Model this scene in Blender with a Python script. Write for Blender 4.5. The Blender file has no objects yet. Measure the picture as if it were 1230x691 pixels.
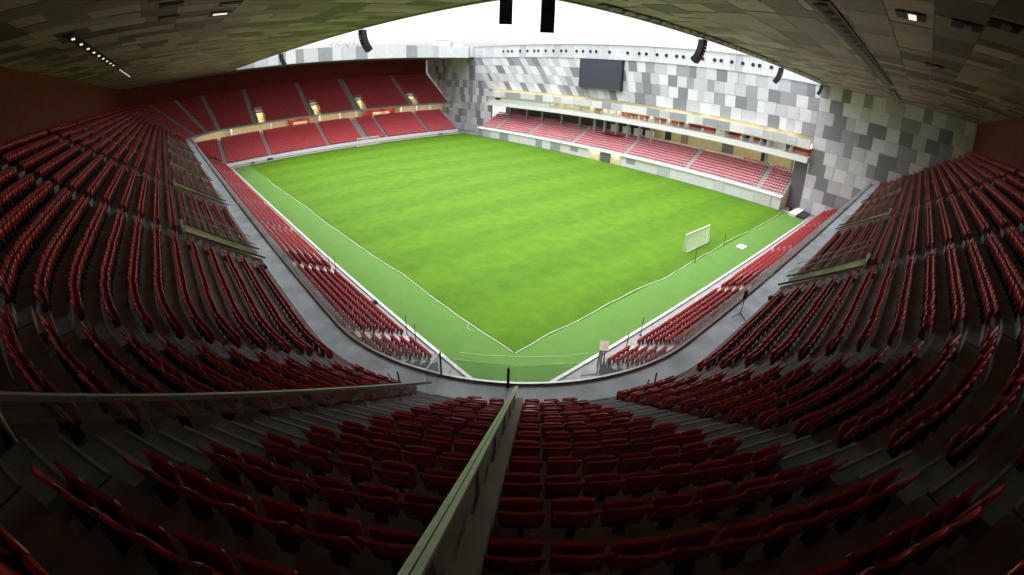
import bpy, math, random
import numpy as np
from mathutils import Matrix, Vector
S = bpy.context.scene
COL = S.collection
random.seed(7)
rng = np.random.default_rng(7)
R_ = math.radians

# ------------------------------------------------------------------ camera
cd = bpy.data.cameras.new("camera")
cam = bpy.data.objects.new("camera", cd)
COL.objects.link(cam)
S.camera = cam
cd.type = 'PANO'
cd.panorama_type = 'FISHEYE_LENS_POLYNOMIAL'
cd.sensor_width = 36.0
cd.fisheye_fov = R_(170)
cd.fisheye_polynomial_k0 = 0.0
cd.fisheye_polynomial_k1 = -0.06219783846
cd.fisheye_polynomial_k2 = -8.37936e-06
cd.fisheye_polynomial_k3 = 9.42104e-06
cd.fisheye_polynomial_k4 = -1.0289857e-07
cd.clip_start = 0.05
cd.clip_end = 3000
RT = (0.7510407901518467, -0.6596934210769724, 0.02724558158399555)
UP = (0.2798902680049622, 0.3554779414339873, 0.89179418647464)
FW = (0.5979959610266613, 0.6621480373312414, -0.45162020244247786)
CAM = Vector((-23.43, -25.41, 21.69))
cam.matrix_world = Matrix(((RT[0], UP[0], -FW[0], CAM[0]), (RT[1], UP[1], -FW[1], CAM[1]),
                           (RT[2], UP[2], -FW[2], CAM[2]), (0, 0, 0, 1)))

# ------------------------------------------------------------------ sky, sun, exposure
W = bpy.data.worlds.new("World")
S.world = W
W.use_nodes = True
wn = W.node_tree
wn.nodes.clear()
sky = wn.nodes.new("ShaderNodeTexSky")
sky.sky_type = 'NISHITA'
sky.sun_disc = False
SUN_EL, SUN_AZ = R_(74), R_(30)          # azimuth from +Y towards +X
sky.sun_elevation = SUN_EL
sky.sun_rotation = SUN_AZ
sky.air_density = 1.0
sky.dust_density = 6.0
sky.ozone_density = 1.0
hs = wn.nodes.new("ShaderNodeHueSaturation")
hs.inputs['Saturation'].default_value = 0.22
bg = wn.nodes.new("ShaderNodeBackground")
bg.inputs['Strength'].default_value = 0.15
wo = wn.nodes.new("ShaderNodeOutputWorld")
wn.links.new(sky.outputs[0], hs.inputs['Color'])
wn.links.new(hs.outputs[0], bg.inputs[0])
wn.links.new(bg.outputs[0], wo.inputs[0])
sl = bpy.data.lights.new("sun", 'SUN')
sl.energy = 1.5
sl.angle = R_(100)
sl.color = (1.0, 0.97, 0.93)
so = bpy.data.objects.new("sun", sl)
COL.objects.link(so)
so.rotation_euler = Vector((math.sin(SUN_AZ)*math.cos(SUN_EL), math.cos(SUN_AZ)*math.cos(SUN_EL), math.sin(SUN_EL))).to_track_quat('Z', 'Y').to_euler()
S.view_settings.view_transform = 'Standard'
S.view_settings.look = 'None'
S.view_settings.gamma = 1.0
S.view_settings.exposure = 1.8
S.cycles.max_bounces = 7
S.cycles.diffuse_bounces = 4
S.cycles.transparent_max_bounces = 12
S.cycles.sample_clamp_indirect = 6.0

# ------------------------------------------------------------------ materials
MATS = {}
def mat(name, col, rough=0.7, var=0.0, scale=3.0, bump=0.0, bscale=None, spec=0.5, metal=0.0, emit=None, es=1.0,
        detail=4.0, obj_rand=0.0, coat=0.0):
    m = bpy.data.materials.new(name)
    m.use_nodes = True
    n = m.node_tree
    b = n.nodes['Principled BSDF']
    b.inputs['Roughness'].default_value = rough
    b.inputs['Specular IOR Level'].default_value = spec
    b.inputs['Metallic'].default_value = metal
    if coat:
        b.inputs['Coat Weight'].default_value = coat
    c4 = (*col, 1)
    b.inputs['Base Color'].default_value = c4
    if var or bump:
        tc = n.nodes.new('ShaderNodeTexCoord')
        nz = n.nodes.new('ShaderNodeTexNoise')
        nz.inputs['Scale'].default_value = scale
        nz.inputs['Detail'].default_value = detail
        geo = n.nodes.new('ShaderNodeNewGeometry')
        n.links.new(geo.outputs['Position'], nz.inputs['Vector'])
    if var:
        mr = n.nodes.new('ShaderNodeMapRange')
        mr.inputs['From Min'].default_value = 0.3
        mr.inputs['From Max'].default_value = 0.7
        mr.inputs['To Min'].default_value = 1 - var
        mr.inputs['To Max'].default_value = 1 + var
        n.links.new(nz.outputs['Fac'], mr.inputs['Value'])
        mx = n.nodes.new('ShaderNodeVectorMath')
        mx.operation = 'SCALE'
        mx.inputs[0].default_value = col
        n.links.new(mr.outputs[0], mx.inputs['Scale'])
        last = mx.outputs[0]
        if obj_rand:
            oi = n.nodes.new('ShaderNodeObjectInfo')
            m2 = n.nodes.new('ShaderNodeMapRange')
            m2.inputs['To Min'].default_value = 1 - obj_rand
            m2.inputs['To Max'].default_value = 1 + obj_rand
            n.links.new(oi.outputs['Random'], m2.inputs['Value'])
            m3 = n.nodes.new('ShaderNodeVectorMath')
            m3.operation = 'SCALE'
            n.links.new(last, m3.inputs[0])
            n.links.new(m2.outputs[0], m3.inputs['Scale'])
            last = m3.outputs[0]
        n.links.new(last, b.inputs['Base Color'])
    if bump:
        bp = n.nodes.new('ShaderNodeBump')
        bp.inputs['Strength'].default_value = bump
        bp.inputs['Distance'].default_value = 0.03
        if bscale:
            nb = n.nodes.new('ShaderNodeTexNoise')
            nb.inputs['Scale'].default_value = bscale
            nb.inputs['Detail'].default_value = 3
            n.links.new(geo.outputs['Position'], nb.inputs['Vector'])
            n.links.new(nb.outputs['Fac'], bp.inputs['Height'])
        else:
            n.links.new(nz.outputs['Fac'], bp.inputs['Height'])
        n.links.new(bp.outputs[0], b.inputs['Normal'])
    if emit:
        b.inputs['Emission Color'].default_value = (*emit, 1)
        b.inputs['Emission Strength'].default_value = es
    MATS[name] = m
    return m

def glass_mat(name, tint, mixfac=0.1, rough=0.05):
    m = bpy.data.materials.new(name)
    m.use_nodes = True
    n = m.node_tree
    n.nodes.clear()
    o = n.nodes.new('ShaderNodeOutputMaterial')
    t = n.nodes.new('ShaderNodeBsdfTransparent')
    t.inputs[0].default_value = (*tint, 1)
    g = n.nodes.new('ShaderNodeBsdfGlossy')
    g.inputs['Roughness'].default_value = rough
    g.inputs[0].default_value = (0.9, 0.95, 0.92, 1)
    d = n.nodes.new('ShaderNodeBsdfDiffuse')
    d.inputs[0].default_value = (0.7, 0.75, 0.73, 1)
    lw = n.nodes.new('ShaderNodeLayerWeight')
    pw = n.nodes.new('ShaderNodeMath')
    pw.operation = 'POWER'
    pw.inputs[1].default_value = 5.0
    n.links.new(lw.outputs['Facing'], pw.inputs[0])
    fr = n.nodes.new('ShaderNodeMath')
    fr.operation = 'MULTIPLY_ADD'
    fr.inputs[1].default_value = 0.9
    fr.inputs[2].default_value = 0.04
    n.links.new(pw.outputs[0], fr.inputs[0])
    m1 = n.nodes.new('ShaderNodeMixShader')
    m2 = n.nodes.new('ShaderNodeMixShader')
    n.links.new(fr.outputs[0], m1.inputs[0])
    n.links.new(t.outputs[0], m1.inputs[1])
    n.links.new(g.outputs[0], m1.inputs[2])
    m2.inputs[0].default_value = mixfac
    n.links.new(m1.outputs[0], m2.inputs[1])
    n.links.new(d.outputs[0], m2.inputs[2])
    n.links.new(m2.outputs[0], o.inputs[0])
    MATS[name] = m
    return m

mat('seat_red', (0.42, 0.018, 0.026), 0.26, 0.16, 1.3, spec=0.8, obj_rand=0.18)
mat('seat_red_glare', (0.60, 0.17, 0.20), 0.4, 0.14, 0.6)  # paler copy of the seat red, washed-out glare put into the colour
mat('seat_metal', (0.05, 0.05, 0.055), 0.5, metal=0.5)
mat('terrace', (0.25, 0.20, 0.18), 0.85, 0.25, 1.1, 0.25, 30)
mat('deck', (0.70, 0.77, 0.88), 0.6, 0.22, 0.8, 0.1, 20, detail=7)
mat('step', (0.19, 0.185, 0.18), 0.8, 0.2, 2.0, 0.2, 25, obj_rand=0.12)
mat('white_step', (0.36, 0.35, 0.34), 0.7, 0.1, 2.0)
mat('apron', (0.20, 0.205, 0.21), 0.75, 0.2, 0.9, 0.2, 12, detail=8)
mat('kerb', (0.40, 0.41, 0.41), 0.6, 0.1, 2)
mat('ground', (0.12, 0.12, 0.11), 0.9, 0.2, 0.1)
mat('grey_metal', (0.35, 0.36, 0.37), 0.35, metal=0.7)
mat('rail_cap', (0.62, 0.62, 0.55), 0.42, 0.2, 6, spec=0.5)
mat('rail_dark', (0.30, 0.27, 0.24), 0.45, 0.2, 6)
mat('black', (0.012, 0.012, 0.013), 0.5)
mat('black_gloss', (0.02, 0.022, 0.03), 0.25)
mat('white', (0.78, 0.79, 0.80), 0.5, 0.05, 1.5)
mat('white_line', (0.55, 0.56, 0.52), 0.6)
mat('red_wall', (0.155, 0.011, 0.009), 0.8, 0.25, 0.8, 0.3, 8)
mat('red_panel', (0.34, 0.03, 0.03), 0.6, 0.1, 1)
mat('orange_panel', (0.36, 0.13, 0.09), 0.6, 0.1, 1)
mat('cream', (0.70, 0.62, 0.42), 0.7, 0.08, 1)
mat('yellow_wall', (0.50, 0.46, 0.28), 0.7, 0.1, 1)
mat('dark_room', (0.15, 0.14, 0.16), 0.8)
mat('tan', (0.24, 0.19, 0.15), 0.8, 0.2, 3)
mat('screen', (0.045, 0.055, 0.075), 0.45, 0.08, 4)
mat('net', (0.85, 0.87, 0.86), 0.8)
mat('lamp', (1, 1, 1), 0.5, emit=(1.0, 0.86, 0.60), es=12)
mat('lamp_warm', (1, 1, 1), 0.5, emit=(1.0, 0.90, 0.66), es=4.0)
mat('lamp_soft', (1, 1, 1), 0.5, emit=(1.0, 0.93, 0.8), es=0.28)
mat('stone', (0.30, 0.29, 0.27), 0.9, 0.3, 1)
mat('leaf', (0.05, 0.085, 0.035), 0.8, 0.4, 1)
mat('trunk', (0.12, 0.09, 0.06), 0.9)
TONES = [(0.76, 0.77, 0.82), (0.56, 0.57, 0.63), (0.355, 0.36, 0.41), (0.24, 0.245, 0.28), (0.66, 0.66, 0.71)]
for i, t in enumerate(TONES):
    mat('panel_tone_%d' % i, t, 0.38, 0.05, 1.2, spec=0.5)
ST = [(0.40, 0.30, 0.32), (0.29, 0.215, 0.23), (0.16, 0.115, 0.12), (0.50, 0.385, 0.41)]
for i, t in enumerate(ST):
    mat('soffit_tone_%d' % i, t, 0.55, 0.10, 2.5)
glass_mat('glass', (0.93, 0.96, 0.94), 0.09)
glass_mat('glass_dark', (0.95, 0.97, 0.94), 0.025)
mat('passage_wall', (0.36, 0.37, 0.23), 0.6, 0.15, 2)
mat('lamp_passage', (1, 1, 1), 0.5, emit=(1.0, 0.92, 0.62), es=16)

def grass_mat(name, c1, c2, stripe):
    m = bpy.data.materials.new(name)
    m.use_nodes = True
    n = m.node_tree
    b = n.nodes['Principled BSDF']
    b.inputs['Roughness'].default_value = 0.75
    b.inputs['Specular IOR Level'].default_value = 0.06
    g = n.nodes.new('ShaderNodeNewGeometry')
    a = n.nodes.new('ShaderNodeTexNoise')
    a.inputs['Scale'].default_value = 0.5
    a.inputs['Detail'].default_value = 9
    a.inputs['Roughness'].default_value = 0.62
    n.links.new(g.outputs['Position'], a.inputs['Vector'])
    f = n.nodes.new('ShaderNodeTexNoise')
    f.inputs['Scale'].default_value = 5.0
    f.inputs['Detail'].default_value = 6
    f.inputs['Roughness'].default_value = 0.75
    n.links.new(g.outputs['Position'], f.inputs['Vector'])
    sx = n.nodes.new('ShaderNodeSeparateXYZ')
    n.links.new(g.outputs['Position'], sx.inputs[0])
    w = n.nodes.new('ShaderNodeMath')
    w.operation = 'SINE'
    mul = n.nodes.new('ShaderNodeMath')
    mul.operation = 'MULTIPLY'
    mul.inputs[1].default_value = math.pi / 5.5
    n.links.new(sx.outputs['Y'], mul.inputs[0])
    n.links.new(mul.outputs[0], w.inputs[0])
    mrw = n.nodes.new('ShaderNodeMapRange')
    mrw.inputs['From Min'].default_value = -0.35
    mrw.inputs['From Max'].default_value = 0.35
    mrw.inputs['To Min'].default_value = -stripe
    mrw.inputs['To Max'].default_value = stripe
    n.links.new(w.outputs[0], mrw.inputs['Value'])
    ad = n.nodes.new('ShaderNodeMath')
    ad.operation = 'MULTIPLY_ADD'
    ad.inputs[1].default_value = 0.35
    n.links.new(f.outputs['Fac'], ad.inputs[0])
    n.links.new(a.outputs['Fac'], ad.inputs[2])
    ad2 = n.nodes.new('ShaderNodeMath')
    n.links.new(ad.outputs[0], ad2.inputs[0])
    n.links.new(mrw.outputs[0], ad2.inputs[1])
    cr = n.nodes.new('ShaderNodeValToRGB')
    cr.color_ramp.elements[0].position = 0.15
    cr.color_ramp.elements[1].position = 1.2
    cr.color_ramp.elements[0].color = (*c1, 1)
    cr.color_ramp.elements[1].color = (*c2, 1)
    n.links.new(ad2.outputs[0], cr.inputs[0])
    n.links.new(cr.outputs[0], b.inputs['Base Color'])
    bp = n.nodes.new('ShaderNodeBump')
    bp.inputs['Strength'].default_value = 0.5
    bp.inputs['Distance'].default_value = 0.05
    fb = n.nodes.new('ShaderNodeTexNoise')
    fb.inputs['Scale'].default_value = 12
    fb.inputs['Detail'].default_value = 4
    n.links.new(g.outputs['Position'], fb.inputs['Vector'])
    n.links.new(fb.outputs['Fac'], bp.inputs['Height'])
    n.links.new(bp.outputs[0], b.inputs['Normal'])
    MATS[name] = m
grass_mat('pitch_grass', (0.022, 0.070, 0.003), (0.066, 0.142, 0.006), 0.075)
grass_mat('strip_grass', (0.055, 0.135, 0.022), (0.082, 0.170, 0.038), 0.0)

# ------------------------------------------------------------------ mesh helpers
class MB:
    def __init__(s):
        s.v = []; s.f = []; s.m = []; s.n = 0; s.mats = []
    def _mi(s, m):
        if m not in s.mats: s.mats.append(m)
        return s.mats.index(m)
    def poly(s, vs, fs, m):
        k = s.n
        s.v.extend(tuple(map(float, v)) for v in vs); s.n += len(vs)
        mi = s._mi(m)
        for f in fs:
            s.f.append(tuple(k + i for i in f)); s.m.append(mi)
        return s
    def box(s, lo, hi, m):
        x0, y0, z0 = lo; x1, y1, z1 = hi
        v = [(x0,y0,z0),(x1,y0,z0),(x1,y1,z0),(x0,y1,z0),(x0,y0,z1),(x1,y0,z1),(x1,y1,z1),(x0,y1,z1)]
        return s.poly(v, [(0,3,2,1),(4,5,6,7),(0,1,5,4),(1,2,6,5),(2,3,7,6),(3,0,4,7)], m)
    def bar(s, a, b, w, h, m):
        a = Vector(a); b = Vector(b); d = (b - a).normalized()
        up = Vector((0,0,1)) if abs(d.z) < 0.95 else Vector((1,0,0))
        r = d.cross(up).normalized(); u = r.cross(d).normalized()
        v = []
        for p in (a, b):
            for i, j in ((-1,-1),(1,-1),(1,1),(-1,1)):
                v.append(p + r*(w/2*i) + u*(h/2*j))
        return s.poly(v, [(0,1,2,3),(7,6,5,4),(0,4,5,1),(1,5,6,2),(2,6,7,3),(3,7,4,0)], m)
    def tube(s, pts, r, m, n=8, caps=True):
        pts = [Vector(p) for p in pts]; rings = []
        for i, p in enumerate(pts):
            d = (pts[min(i+1,len(pts)-1)] - pts[max(i-1,0)]).normalized()
            up = Vector((0,0,1)) if abs(d.z) < 0.95 else Vector((1,0,0))
            a = d.cross(up).normalized(); b = a.cross(d).normalized()
            rr = r[i] if isinstance(r, (list, tuple)) else r
            rings.append([p + a*(rr*math.cos(2*math.pi*k/n)) + b*(rr*math.sin(2*math.pi*k/n)) for k in range(n)])
        v = [q for g in rings for q in g]; f = []
        for i in range(len(rings)-1):
            for k in range(n):
                f.append((i*n+k, i*n+(k+1)%n, (i+1)*n+(k+1)%n, (i+1)*n+k))
        if caps:
            f.append(tuple(range(n-1,-1,-1))); f.append(tuple((len(rings)-1)*n+k for k in range(n)))
        return s.poly(v, f, m)
    def mesh(s, name):
        me = bpy.data.meshes.new(name)
        me.from_pydata(s.v, [], s.f)
        for m in s.mats: me.materials.append(MATS[m])
        me.polygons.foreach_set('material_index', s.m)
        me.update()
        return me
    def build(s, name, parent=None, loc=None, smooth=False, **props):
        return link(name, s.mesh(name), parent, loc, smooth, **props)

def link(name, me, parent=None, loc=None, smooth=False, **props):
    o = bpy.data.objects.new(name, me)
    COL.objects.link(o)
    if parent: o.parent = parent
    if loc is not None: o.location = loc
    if smooth and me: me.polygons.foreach_set('use_smooth', [True]*len(me.polygons))
    for k, v in props.items(): o[k] = v
    return o

def thing(name, label, cat, loc=(0,0,0), rz=0.0, group=None):
    o = bpy.data.objects.new(name, None)
    COL.objects.link(o)
    o.empty_display_size = 0.2
    o.location = loc; o.rotation_euler = (0, 0, rz)
    o['label'] = label; o['category'] = cat
    if group: o['group'] = group
    return o

ORD = "zeroth first second third fourth fifth sixth seventh eighth ninth tenth eleventh twelfth thirteenth fourteenth fifteenth sixteenth seventeenth eighteenth nineteenth twentieth".split()
def ordn(n):
    if n <= 20: return ORD[n]
    return {2:'twenty-', 3:'thirty-', 4:'forty-'}[n//10] + ORD[n%10] if n % 10 else {3:'thirtieth', 4:'fortieth'}[n//10]

# ------------------------------------------------------------------ bowl geometry
YC2 = 109.95; CX = -5.0; CY = -5.5; HP = math.pi/2
ZD = 9.7; RIN = 12.35; TR = 0.97; RI = 0.68; RF0 = 13.65; Z0 = 9.75; NR = 17; RB = RF0 + NR*TR
ZR = 26.57; XW = 76.5; XL, YN, YF = -3.14, -4.0, 108.2
def pos(seg, v, r):
    if seg == 'L': return (CX - r, v), (-1, 0)
    if seg == 'N': return (v, CY - r), (0, -1)
    if seg == 'F': return (v, YC2 + r), (0, 1)
    if seg == 'A1':
        c, s = math.cos(R_(v)), math.sin(R_(v)); return (CX - r*c, CY - r*s), (-c, -s)
    c, s = math.cos(R_(v)), math.sin(R_(v)); return (CX - r*c, YC2 + r*s), (-c, s)
def s_of(seg, v, r):
    if seg == 'L': return -(v - CY)
    if seg == 'A1': return r*R_(v)
    if seg == 'N': return r*HP + (v - CX)
    if seg == 'A2': return -(YC2 - CY) - r*R_(v)
    return -(YC2 - CY) - r*HP - (v - CX)
def pos_s(s, r):
    if s > 0:
        if s < r*HP: return pos('A1', math.degrees(s/r), r)
        return pos('N', CX + s - r*HP, r)
    if s > -(YC2 - CY): return pos('L', CY - s, r)
    t = -(YC2 - CY) - s
    if t < r*HP: return pos('A2', math.degrees(t/r), r)
    return pos('F', CX + t - r*HP, r)

FAISLE = [3.7, 22.3, 38.7, 59.4]
LAISLE = [5.0, 22.8, 38.8, 56.0, 73.5, 91.0]
NAISLE = [5.5, 26.5, 48.0]
OPEN = {}   # openings (seg, lo, hi)
for y in LAISLE[:5]: OPEN[('L', y)] = ('L', y + 0.85, y + 2.85)
for x in NAISLE: OPEN[('N', x)] = ('N', x + 0.85, x + 2.85)
for x in FAISLE: OPEN[('F', x)] = ('F', x + 1.2, x + 3.4)
KO = 5

samples = []
fx = sorted(set([76.0] + [v for k in OPEN.values() if k[0] == 'F' for v in k[1:]] + [70, 50, 30, 14, -5.0]), reverse=True)
samples += [('F', v) for v in fx]
samples += [('A2', a) for a in range(84, 0, -6)]
ly = sorted(set([YC2, -5.5] + [v for k in OPEN.values() if k[0] == 'L' for v in k[1:]] + [100, 50, 34]), reverse=True)
samples += [('L', v) for v in ly]
samples += [('A1', a) for a in range(3, 90, 3)]
nx_ = sorted(set([-5.0, 76.5] + [v for k in OPEN.values() if k[0] == 'N' for v in k[1:]] + [40, 64]))
samples += [('N', v) for v in nx_]
def in_open(i):
    a, b = samples[i], samples[i+1]
    for o in OPEN.values():
        if a[0] == o[0] and b[0] == o[0] and min(a[1], b[1]) >= o[1]-1e-6 and max(a[1], b[1]) <= o[2]+1e-6: return True
    return False

def sweep(name, prof, m, skip=None, **props):
    """prof: list of (r, z) ; skip(i, j) leaves out a cell"""
    vs = []; fs = []; n = len(prof)
    for seg, v in samples:
        for r, z in prof:
            (x, y), _ = pos(seg, v, r); vs.append((x, y, z))
    for i in range(len(samples)-1):
        for j in range(n-1):
            if skip and skip(i, j): continue
            fs.append((i*n+j, i*n+j+1, (i+1)*n+j+1, (i+1)*n+j))
    return MB().poly(vs, fs, m).build(name, **props)

# ground, pitch
MB().box((-900, -900, -0.6), (1100, 1100, -0.05), 'ground').build('ground', kind='structure')
MB().box((-19.5, -20, -0.05), (XW, 124, -0.004), 'apron').build('concrete_apron', kind='structure')
MB().box((-7.2, -7.3, -0.004), (70.8, 106.5, 0.01), 'strip_grass').build('grass_margin', kind='structure')
MB().box((-2.33, -2.6, 0.01), (70.78, 106.4, 0.05), 'pitch_grass').build('pitch', kind='structure')
# kerbs round the margin
mb = MB()
mb.box((-7.5, -7.5, -0.004), (-7.2, 110, 0.14), 'kerb')
mb.box((-7.2, -7.6, -0.004), (70.8, -7.3, 0.142), 'kerb')
mb.box((-7.2, 106.5, -0.004), (70.8, 107.1, 0.13), 'kerb')
mb.build('pitch_kerb', kind='structure')

# upper terrace
prof = [(RIN + 1.28, ZD - 0.004)]
rows_j = {}
for k in range(NR):
    rf = RF0 + TR*k; z = Z0 + RI*k
    prof.append((rf, z - (0 if k else 0)))
    rows_j[len(prof)-1] = k
    prof.append((rf + TR, z))
    if k < NR-1: prof.append((rf + TR, z + RI))
pp = [(RF0, ZD - 0.1)]
jrow = []
for k in range(NR):
    rf = RF0 + TR*k; z = Z0 + RI*k
    pp.append((rf, z)); jrow.append(k)
    pp.append((rf + TR, z)); jrow.append(k)
sweep('upper_terrace', pp, 'terrace', skip=lambda i, j: in_open(i) and jrow[j] < KO, kind='structure')
# walkway slab
sweep('walkway', [(RIN, ZD-0.30), (RIN, ZD), (RF0 - 0.002, ZD)], 'deck', kind='structure')
sweep('walkway_edge_kerb', [(RIN-0.10, ZD-0.36), (RIN-0.10, ZD+0.10), (RIN+0.02, ZD+0.10), (RIN+0.02, ZD+0.004)], 'grey_metal', kind='structure')
sweep('walkway_underside', [(RIN, ZD-0.30), (RIN+9.0, ZD-0.30)], 'terrace', kind='structure')
sweep('back_wall', [(RB, Z0 + RI*(NR-1)), (RB, ZR+0.2)], 'red_wall', kind='structure')

# ------------------------------------------------------------------ aisles of the upper tier
def rfun(const, lateral=0.0):
    return lambda r: const + math.degrees(math.asin(lateral / r))
PART_A = 32.9
bnds = []   # (segment, coordinate function, half gap, kind, label piece)
bnds.append(('F', lambda r: 75.6, 0.0, None))
for x in reversed(FAISLE): bnds.append(('F', (lambda x: lambda r: x)(x), 0.75 if x != 38.7 else 1.15, 'aisle'))
for a in (79, 60, 40, 20): bnds.append(('A2', (lambda a: lambda r: a)(a), 0.7, 'aisle'))
for y in reversed(LAISLE): bnds.append(('L', (lambda y: lambda r: y)(y), 0.75, 'aisle'))
bnds.append(('A1', rfun(16.2), 0.75, 'aisle'))
bnds.append(('A1', lambda r: PART_A, 0.18, 'partition'))
bnds.append(('A1', rfun(PART_A, 0.95), 0.80, 'aisle'))
bnds.append(('A1', rfun(44.2, 0.845), 0.26, 'partition'))
bnds.append(('A1', rfun(60.4), 0.80, 'aisle'))
bnds.append(('A1', lambda r: 90 - math.degrees(math.asin(2.9 / r)), 0.8, 'aisle'))
for x in NAISLE + [70.0]: bnds.append(('N', (lambda x: lambda r: x)(x), 0.75, 'aisle'))
bnds.append(('N', lambda r: 76.3, 0.0, None))

def step_mesh(w, h=0.34, m='step'):
    a, b, c = 0.0, TR/2, TR
    pr = [(a, -0.02), (a, 0.035), (b, 0.035), (b, h), (c+0.0, h), (c, -0.02)]
    vs = [(-w/2, y, z) for y, z in pr] + [(w/2, y, z) for y, z in pr]
    fs = [(5,4,3,2,1,0), (6,7,8,9,10,11)] + [(i, (i+1) % 6, (i+1) % 6 + 6, i+6) for i in range(6)]
    mb = MB().poly(vs, fs, m)
    mb.box((-w/2+0.02, -0.012, 0.022), (w/2-0.02, 0.04, 0.045), 'white_step')
    mb.box((-w/2+0.02, b-0.012, h-0.02), (w/2-0.02, b+0.04, h+0.01), 'white_step')
    return mb.mesh('step')
STEPM = {}
AISLE_LABELS = {
    0: 'concrete stair climbing the far end stand nearest its right-hand end wall',
    1: 'wide concrete stair in the middle of the far upper stand, third opening from the right side',
    2: 'concrete stair of the far upper stand with the third lit opening from the end wall at its foot',
    3: 'concrete stair of the far upper stand beside its leftmost lit opening',
}
where = ['climbing the far upper stand beside the lit opening nearest its patterned end wall',
         'extra wide and climbing the far upper stand between two lit openings',
         'climbing the far upper stand beside the second lit opening from the rounded corner',
         'climbing the far upper stand beside the lit opening nearest the rounded corner',
         'climbing the rounded far corner on its side next to the far stand',
         'climbing the middle of the rounded far corner, next to a narrower wedge',
         'climbing the rounded far corner on its side towards the long stand',
         'climbing where the long stand starts to bend into the far corner',
         'farthest along the straight long stand, with no opening at its foot',
         'in the long stand beside its fifth glass-railed opening counted from the camera corner',
         'in the long stand beside its fourth glass-railed opening counted from the camera corner',
         'in the long stand beside its third glass-railed opening counted from the camera corner',
         'in the long stand beside its second glass-railed opening counted from the camera corner',
         'in the long stand beside the glass-railed opening closest to the camera corner',
         'curving off at the start of the camera corner, on the long stand side',
         'in the camera corner running just beside the glass partition with the pale rail',
         'in the camera corner, next one right of the central double rail',
         'in the camera corner where it meets the stand behind the near goal',
         'behind the near goal beside its first glass-railed opening from the camera corner',
         'behind the near goal beside its second glass-railed opening',
         'behind the near goal beside its third glass-railed opening from the camera corner',
         'behind the near goal closest to the patterned end wall']
def orient(nrm):
    return math.atan2(nrm[1], nrm[0]) - HP   # local +Y points outward
ai = 0
for seg, fn, hw, kind in bnds:
    if kind != 'aisle': continue
    w = round(hw*2 - 0.12, 2)
    if w not in STEPM: STEPM[w] = step_mesh(w)
    (x, y), nn = pos(seg, fn(RF0), RF0)
    t = thing('stair_aisle', ('concrete stair ' + where[ai])[:200], 'stairs', (x, y, Z0), 0, 'stairs of the upper tier')
    ai += 1
    for k in range(NR - 1):
        rf = RF0 + TR*k
        (px, py), nn = pos(seg, fn(rf), rf)
        o = link('step', STEPM[w], t, (px - x, py - y, RI*k))
        o.rotation_euler = (0, 0, orient(nn))

# ------------------------------------------------------------------ seats
def shell(pts2d, width, curve, thick, nseg, m, mb, wtop=None):
    """curved seat sheet: pts2d = (y,z) profile; curve pushes the sides forward"""
    vs = []; n = nseg + 1
    for side in (0, 1):
        for j, (y, z) in enumerate(pts2d):
            ww = width if wtop is None else width + (wtop - width)*j/(len(pts2d)-1)
            for i in range(n):
                u = -1 + 2*i/nseg
                dz = -0.05*abs(u)**3 if j == len(pts2d)-1 else 0
                vs.append((u*ww/2, y - curve*u*u + side*thick, z + dz))
    fs = []; M = len(pts2d)
    idx = lambda s, j, i: s*M*n + j*n + i
    for j in range(M-1):
        for i in range(nseg):
            fs.append((idx(0,j,i), idx(0,j,i+1), idx(0,j+1,i+1), idx(0,j+1,i)))
            fs.append((idx(1,j,i+1), idx(1,j,i), idx(1,j+1,i), idx(1,j+1,i+1)))
    for i in range(nseg):
        fs.append((idx(0,M-1,i), idx(0,M-1,i+1), idx(1,M-1,i+1), idx(1,M-1,i)))
        fs.append((idx(0,0,i+1), idx(0,0,i), idx(1,0,i), idx(1,0,i+1)))
    for j in range(M-1):
        fs.append((idx(0,j,0), idx(0,j+1,0), idx(1,j+1,0), idx(1,j,0)))
        fs.append((idx(0,j+1,nseg), idx(0,j,nseg), idx(1,j,nseg), idx(1,j+1,nseg)))
    mb.poly(vs, fs, m)
    return mb
# seat frame: origin on tread at the seat's back plane, -Y towards the pitch
BACKP = [(-0.10, 0.40), (-0.06, 0.55), (-0.01, 0.72), (0.03, 0.86), (0.05, 0.93)]
PANP = [(-0.19, 0.36), (-0.23, 0.50), (-0.235, 0.66), (-0.21, 0.80)]
hb = shell(BACKP, 0.50, 0.05, 0.035, 8, 'seat_red', MB(), 0.545)
hp = shell(PANP, 0.50, 0.02, 0.05, 4, 'seat_red', MB(), 0.50)
hk = MB().box((-0.03, -0.22, 0.0), (0.03, 0.0, 0.44), 'seat_metal').box((-0.24, -0.16, 0.36), (0.24, -0.10, 0.41), 'seat_metal')
ME_B, ME_P, ME_K = hb.mesh('seat_back'), hp.mesh('seat_pan'), hk.mesh('bracket')
for me in (ME_B, ME_P): me.polygons.foreach_set('use_smooth', [abs(p.normal.z) < 0.6 for p in me.polygons])
mid = MB()
shell([(-0.10, 0.40), (-0.01, 0.72), (0.05, 0.93)], 0.52, 0.05, 0.04, 2, 'seat_red', mid, 0.555)
shell([(-0.19, 0.36), (-0.235, 0.66), (-0.21, 0.80)], 0.51, 0.02, 0.05, 1, 'seat_red', mid, 0.48)
mid.box((-0.05, -0.2, 0.0), (0.05, -0.04, 0.42), 'seat_metal')
low = MB()
low.poly([(-.25,-.13,.4),(.25,-.13,.4),(.265,.02,.93),(-.265,.02,.93),(-.25,-.06,.4),(.25,-.06,.4),(.265,.08,.93),(-.265,.08,.93)],
         [(0,1,2,3),(5,4,7,6),(3,2,6,7),(1,5,6,2),(4,0,3,7)], 'seat_red')
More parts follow.
